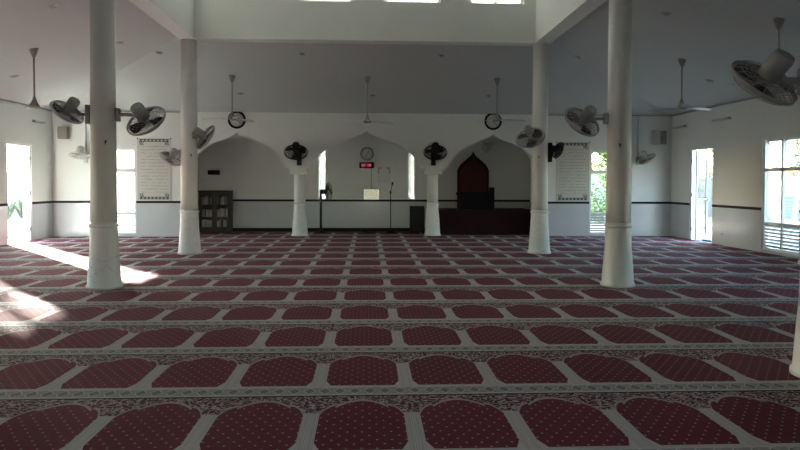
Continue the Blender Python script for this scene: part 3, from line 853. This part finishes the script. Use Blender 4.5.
MB().box(lx(2.57), lx(3.42), ly(18.62), ly(18.66), .70, 1.17).build('front_screen', 'black_plastic', e, bevel=.006)
MB().box(lx(2.55), lx(3.44), ly(18.58), ly(18.80), 1.15, 1.19).build('ledge', 'black_plastic', e, bevel=.006)
MB().box(lx(2.52), lx(2.60), ly(18.60), ly(18.70), .70, 1.26).build('post', 'maroon_wood', e)
MB().box(lx(3.40), lx(3.53), ly(18.58), ly(18.70), .70, 1.32).build('post', 'black_plastic', e)
for x in (2.56, 3.46): MB().box(lx(x)-.02, lx(x)+.02, ly(18.70), ly(19.28), 1.10, 1.17).build('side_rail', 'maroon_wood', e)

# black floor speaker, microphone stand, pedestal fan, cable
e = empty('floor_speaker', (1.40, 19.1, 0)); tag(e, 'black upright loudspeaker on the floor at the right of the niche', 'speaker')
MB().box(-.20, .20, -.16, .17, .03, .78).build('cabinet', 'black_plastic', e, bevel=.015)
MB().box(-.185, .185, -.172, -.16, .06, .76).build('grille', 'fan_black', e)
for x in (-.16, .16):
    for y in (-.12, .13): MB().lathe([(.02,0),(.025,.03)], 10, (x,y,0)).build('foot', 'fan_black', e)
e = empty('microphone_stand', (.66, 19.35, 0)); tag(e, 'black microphone stand on the niche floor', 'microphone stand')
MB().lathe([(.14,0),(.14,.015),(.03,.03),(.02,.05)], 24).build('base', 'fan_black', e)
MB().tube([(0,0,.03),(-.01,0,1.18)], .013, 10).build('pole', 'fan_black', e)
MB().lathe([(.022,-.04),(.026,0),(.022,.04)], 12, (-.01,0,1.17)).build('clutch', 'fan_black', e)
MB().tube([(-.012,-.02,1.15),(.035,-.05,1.40)], .010, 8).build('boom', 'fan_black', e)
MB().tube([(.030,-.05,1.37),(.045,-.07,1.46)], .020, 10, r1=.026).build('microphone', 'fan_black', e)
e = empty('pedestal_fan', (-1.36, 19.42, 0)); tag(e, 'black pedestal fan in front of the left slit window', 'fan')
MB().lathe([(.20,0),(.20,.02),(.05,.05),(.03,.10)], 28).build('base', 'fan_black', e)
MB().tube([(0,0,.05),(0,0,1.12)], .034, 12).build('pole', 'fan_black', e)
MB().lathe([(.035,-.05),(.035,.05)], 12, (0,0,.62)).build('collar', 'fan_black', e)
nv = Vector((.93,-.34,.05)).normalized(); u = Vector((0,0,1)).cross(nv).normalized(); w = nv.cross(u); cc = Vector((.23,-.06,1.19))
F = Matrix(((u.x,w.x,nv.x,cc.x),(u.y,w.y,nv.y,cc.y),(u.z,w.z,nv.z,cc.z),(0,0,0,1)))
MB().lathe([(.05,-.26),(.075,-.23),(.075,-.10),(.05,-.06)], 18).build('motor', 'fan_black', e, mw=F)
g = MB(); R = .25
g.torus(R, .009, (0,0,0), n=36, k=6)
for k in range(24):
    a = 2*PI*k/24; ca, sa = math.cos(a), math.sin(a)
    g.tube([(.04*ca,.04*sa,.06),(.15*ca,.15*sa,.055),(R*ca,R*sa,0)], .003, 4); g.tube([(.05*ca,.05*sa,-.07),(.15*ca,.15*sa,-.06),(R*ca,R*sa,0)], .003, 4)
g.build('guard', 'fan_dark', e, mw=F)
for k in range(3):
    a = 2*PI*k/3; bl = MB(); rings = []
    for r, wd in ((.04,.03),(.10,.07),(.17,.08),(.20,.04)):
        rings.append([(r,-wd,.018),(r,wd,-.018),(r,wd,-.022),(r,-wd,.014)])
    bl.ring_loft(rings, False).xform(Matrix.Rotation(a,4,'Z')); bl.build('blade', 'fan_dark', e, mw=F)
MB().box(-.03,.03,-.03,.03,1.09,1.18).build('tilt_head', 'fan_black', e, bevel=.01)
pts = [(-.18+.06*k, 19.45+.10*math.sin(k*1.1), .008) for k in range(8)]
tag(MB().tube(pts, .010, 6).build('floor_cable', 'fan_black'), 'short dark cable lying on the niche floor below the notice', 'cable')

# ------------------------------------------------------------------ outdoors
def ground():
    return MB().box(-40, 40, -30, 60, -.30, -.13)
struct(ground().build('ground', 'ground'), 'pale ground outside the hall', 'ground')
struct(MB().box(XL-1.6, XL-T, 10.5, 18.6, -.13, -.02).build('path_left', 'outside_wall'))
struct(MB().box(XR+T, XR+1.6, 10.5, 18.6, -.13, -.02).build('path_right', 'outside_wall'))
struct(MB().box(17.0, 17.2, 8, 40, -.13, 1.7).build('wall_garden_right', 'outside_wall'))
struct(MB().box(-30, 17, 32, 32.2, -.13, 1.9).build('wall_garden_back', 'outside_wall'))
tag(MB().box(XR+.28, XR+1.0, 16.25, 16.80, -.02, .012).build('doormat', 'mat_green'), 'dark green doormat outside the right door', 'doormat')
e = empty('banner', (12.2, 18.7, 0)); tag(e, 'pale teal striped banner standing outside the right window', 'banner')
for x0, zb, zt, sh in ((-.38, .42, 1.10, .10), (.08, .36, 1.26, .10)):
    w = .34
    MB().ring_loft([[(x0,-.02,zb),(x0+w,-.02,zb),(x0+w,.02,zb),(x0,.02,zb)],[(x0+sh,-.02,zt),(x0+w+sh,-.02,zt),(x0+w+sh,.02,zt),(x0+sh,.02,zt)]], False).build('panel', 'teal', e)
    st = MB()
    for k in range(6):
        z = zb + .1 + k*(zt-zb-.15)/6; s = sh*(z-zb)/(zt-zb)
        st.box(x0+.05+s, x0+w-.05+s, -.026, -.02, z, z+.035)
    st.build('stripe', 'paper', e)
    for q in (.05, w-.05): MB().tube([(x0+q,0,-.13),(x0+q,0,zb+.05)], .015, 6).build('leg', 'fan_grey', e)

def tree(x, y, h, R, zc, nl, leaf, label, lsz=.16, seed=1, group=None):
    rnd = random.Random(seed)
    e = empty('tree', (x, y, -.14)); tag(e, label, 'tree', group)
    MB().tube([(0,0,0),(.05,.02,h*.3),(-.03,.05,h*.6),(.02,0,h*.85)], .13, 10, r1=.04).build('trunk', 'bark', e)
    br = MB()
    for k in range(6):
        a = rnd.uniform(0, 2*PI); z = h*rnd.uniform(.3, .7)
        br.tube([(0,0,z),(R*.35*math.cos(a),R*.35*math.sin(a),z+.3),(R*.75*math.cos(a),R*.75*math.sin(a),z+.7)], .035, 6, r1=.012)
    br.build('branch', 'bark', e)
    cl = [(Vector((rnd.gauss(0,.42)*R, rnd.gauss(0,.42)*R, zc + rnd.uniform(-.8,.8)*(h-zc))), R*rnd.uniform(.3,.5)) for _ in range(16)]
    m = MB()
    for _ in range(nl):
        c, r = rnd.choice(cl)
        d = Vector((rnd.gauss(0,1), rnd.gauss(0,1), rnd.gauss(0,.8))).normalized() * r * rnd.uniform(.5,1)**.5
        p = c + d; ax = Vector((rnd.gauss(0,1), rnd.gauss(0,1), rnd.gauss(0,.6))).normalized()
        s = ax.cross(Vector((rnd.gauss(0,1),rnd.gauss(0,1),rnd.gauss(0,1)))).normalized(); L = lsz*rnd.uniform(.7,1.3)
        i = len(m.v); nrm = ax.cross(s)*L*.12
        m.v += [p-ax*L*.5, p+s*L*.24+nrm, p+ax*L*.5, p-s*L*.24+nrm]
        m.addf((i,i+1,i+2)); m.addf((i,i+2,i+3))
    m.build('foliage', leaf, e)
    return e
tree(2.6, 23.3, 5.8, 2.0, 3.0, 6500, 'leaf', 'unseen dense green tree added behind the pulpit wall to block sun', .2, 3)  # out of view, added to keep sun off the clear back window
tree(-3.3, 24.4, 5.6, 2.2, 3.0, 4200, 'leaf', 'unseen dense green tree added behind the prayer niche to block sun', .22, 4)  # also out of view, added to shade the back from low sun
tree(5.5, 23.4, 5.0, 1.6, 2.6, 6500, 'leaf2', 'pale green tree seen through the clear back window, its left side', .17, 5)
tree(9.3, 25.4, 4.2, 1.7, 1.9, 4600, 'leaf', 'low green tree seen through the middle of the clear back window', .17, 6)
tree(12.6, 25.5, 4.5, 1.5, 2.6, 2200, 'leaf2', 'thin pale tree seen through the open right door', .17, 7)
tree(14.6, 20.4, 5.0, 1.5, 3.3, 2000, 'leaf2', 'thin pale tree seen high through the right window', .17, 8)
tree(-15.0, 21.3, 6.6, 1.5, 5.2, 420, 'leaf', 'sparse tree beyond the left window that dapples the sunlight', .22, 9)
def potted(x, y, lb, sd):
    rnd = random.Random(sd)
    e = empty('potted_plant', (x, y, -.13)); tag(e, lb, 'plant', 'potted plants outside the left door')
    MB().lathe([(.14,0),(.20,.34),(.22,.34),(.22,.40),(.18,.40),(.17,.32)], 20).build('pot', 'terracotta', e)
    m = MB()
    for k in range(26):
        a = rnd.uniform(0,2*PI); l = rnd.uniform(.3,.7); r = rnd.uniform(.2,.42)
        p0 = Vector((0,0,.36)); p1 = Vector((r*.5*math.cos(a), r*.5*math.sin(a), .36+l*.7)); p2 = Vector((r*math.cos(a), r*math.sin(a), .36+l))
        s = Vector((-math.sin(a), math.cos(a), 0))*.05
        i = len(m.v); m.v += [p0, p1-s, p1+s, p2]; m.addf((i,i+1,i+2)); m.addf((i+1,i+3,i+2))
    m.build('foliage', 'leaf_dark', e)
potted(-11.0, 21.0, 'leafy potted plant outside the left door, at the open half', 1)
potted(-10.95, 21.75, 'leafy potted plant outside the left door, behind the glazed leaf', 2)

# ------------------------------------------------------------------ light
w = bpy.data.worlds.new('World'); S.world = w; w.use_nodes = True
nt = w.node_tree; nt.nodes.clear()
o = nt.nodes.new('ShaderNodeOutputWorld'); bg = nt.nodes.new('ShaderNodeBackground'); sky = nt.nodes.new('ShaderNodeTexSky')
sky.sky_type = 'NISHITA'; sky.sun_disc = False; sky.sun_elevation = math.radians(24); sky.sun_rotation = math.radians(-39)
sky.air_density = 1.2; sky.dust_density = 1.2
bg.inputs[1].default_value = .85
nt.links.new(sky.outputs[0], bg.inputs[0]); nt.links.new(bg.outputs[0], o.inputs[0])
sl = bpy.data.lights.new('sun', 'SUN'); sl.energy = 62.; sl.angle = math.radians(1.6); sl.color = (1., .945, .85)
so = bpy.data.objects.new('sun', sl); COL.objects.link(so)
el = math.radians(16.4); d = Vector((.63*math.cos(el), -.777*math.cos(el), -math.sin(el)))
so.rotation_euler = d.to_track_quat('-Z', 'Y').to_euler(); so.location = (-20, 30, 15)

# ------------------------------------------------------------------ camera
f = 670.; H = 1.45; psi = math.atan(32/f); p = math.atan(16/f); roll = .003
fw = Vector((math.sin(psi)*math.cos(p), math.cos(psi)*math.cos(p), -math.sin(p)))
rt = Vector((math.cos(psi), -math.sin(psi), 0)); up = rt.cross(fw)
R_ = rt*math.cos(roll) + up*math.sin(roll); U_ = up*math.cos(roll) - rt*math.sin(roll)
cd = bpy.data.cameras.new('camera'); co = bpy.data.objects.new('camera', cd); COL.objects.link(co)
co.matrix_world = Matrix(((R_.x, U_.x, -fw.x, 0),(R_.y, U_.y, -fw.y, 0),(R_.z, U_.z, -fw.z, H),(0,0,0,1)))
cd.sensor_fit = 'HORIZONTAL'; cd.sensor_width = 36.; cd.lens = f/800*36.
cd.shift_y = -26.5/800; cd.clip_start = .05; cd.clip_end = 200
S.camera = co

S.view_settings.view_transform = 'Standard'; S.view_settings.look = 'None'
S.view_settings.exposure = 2.05; S.view_settings.gamma = 1.; S.view_settings.use_curve_mapping = False
cy = S.cycles
cy.max_bounces = 12; cy.diffuse_bounces = 8; cy.transparent_max_bounces = 12; cy.glossy_bounces = 4
cy.sample_clamp_indirect = 8.; cy.caustics_reflective = False; cy.caustics_refractive = False
cy.use_denoising = True
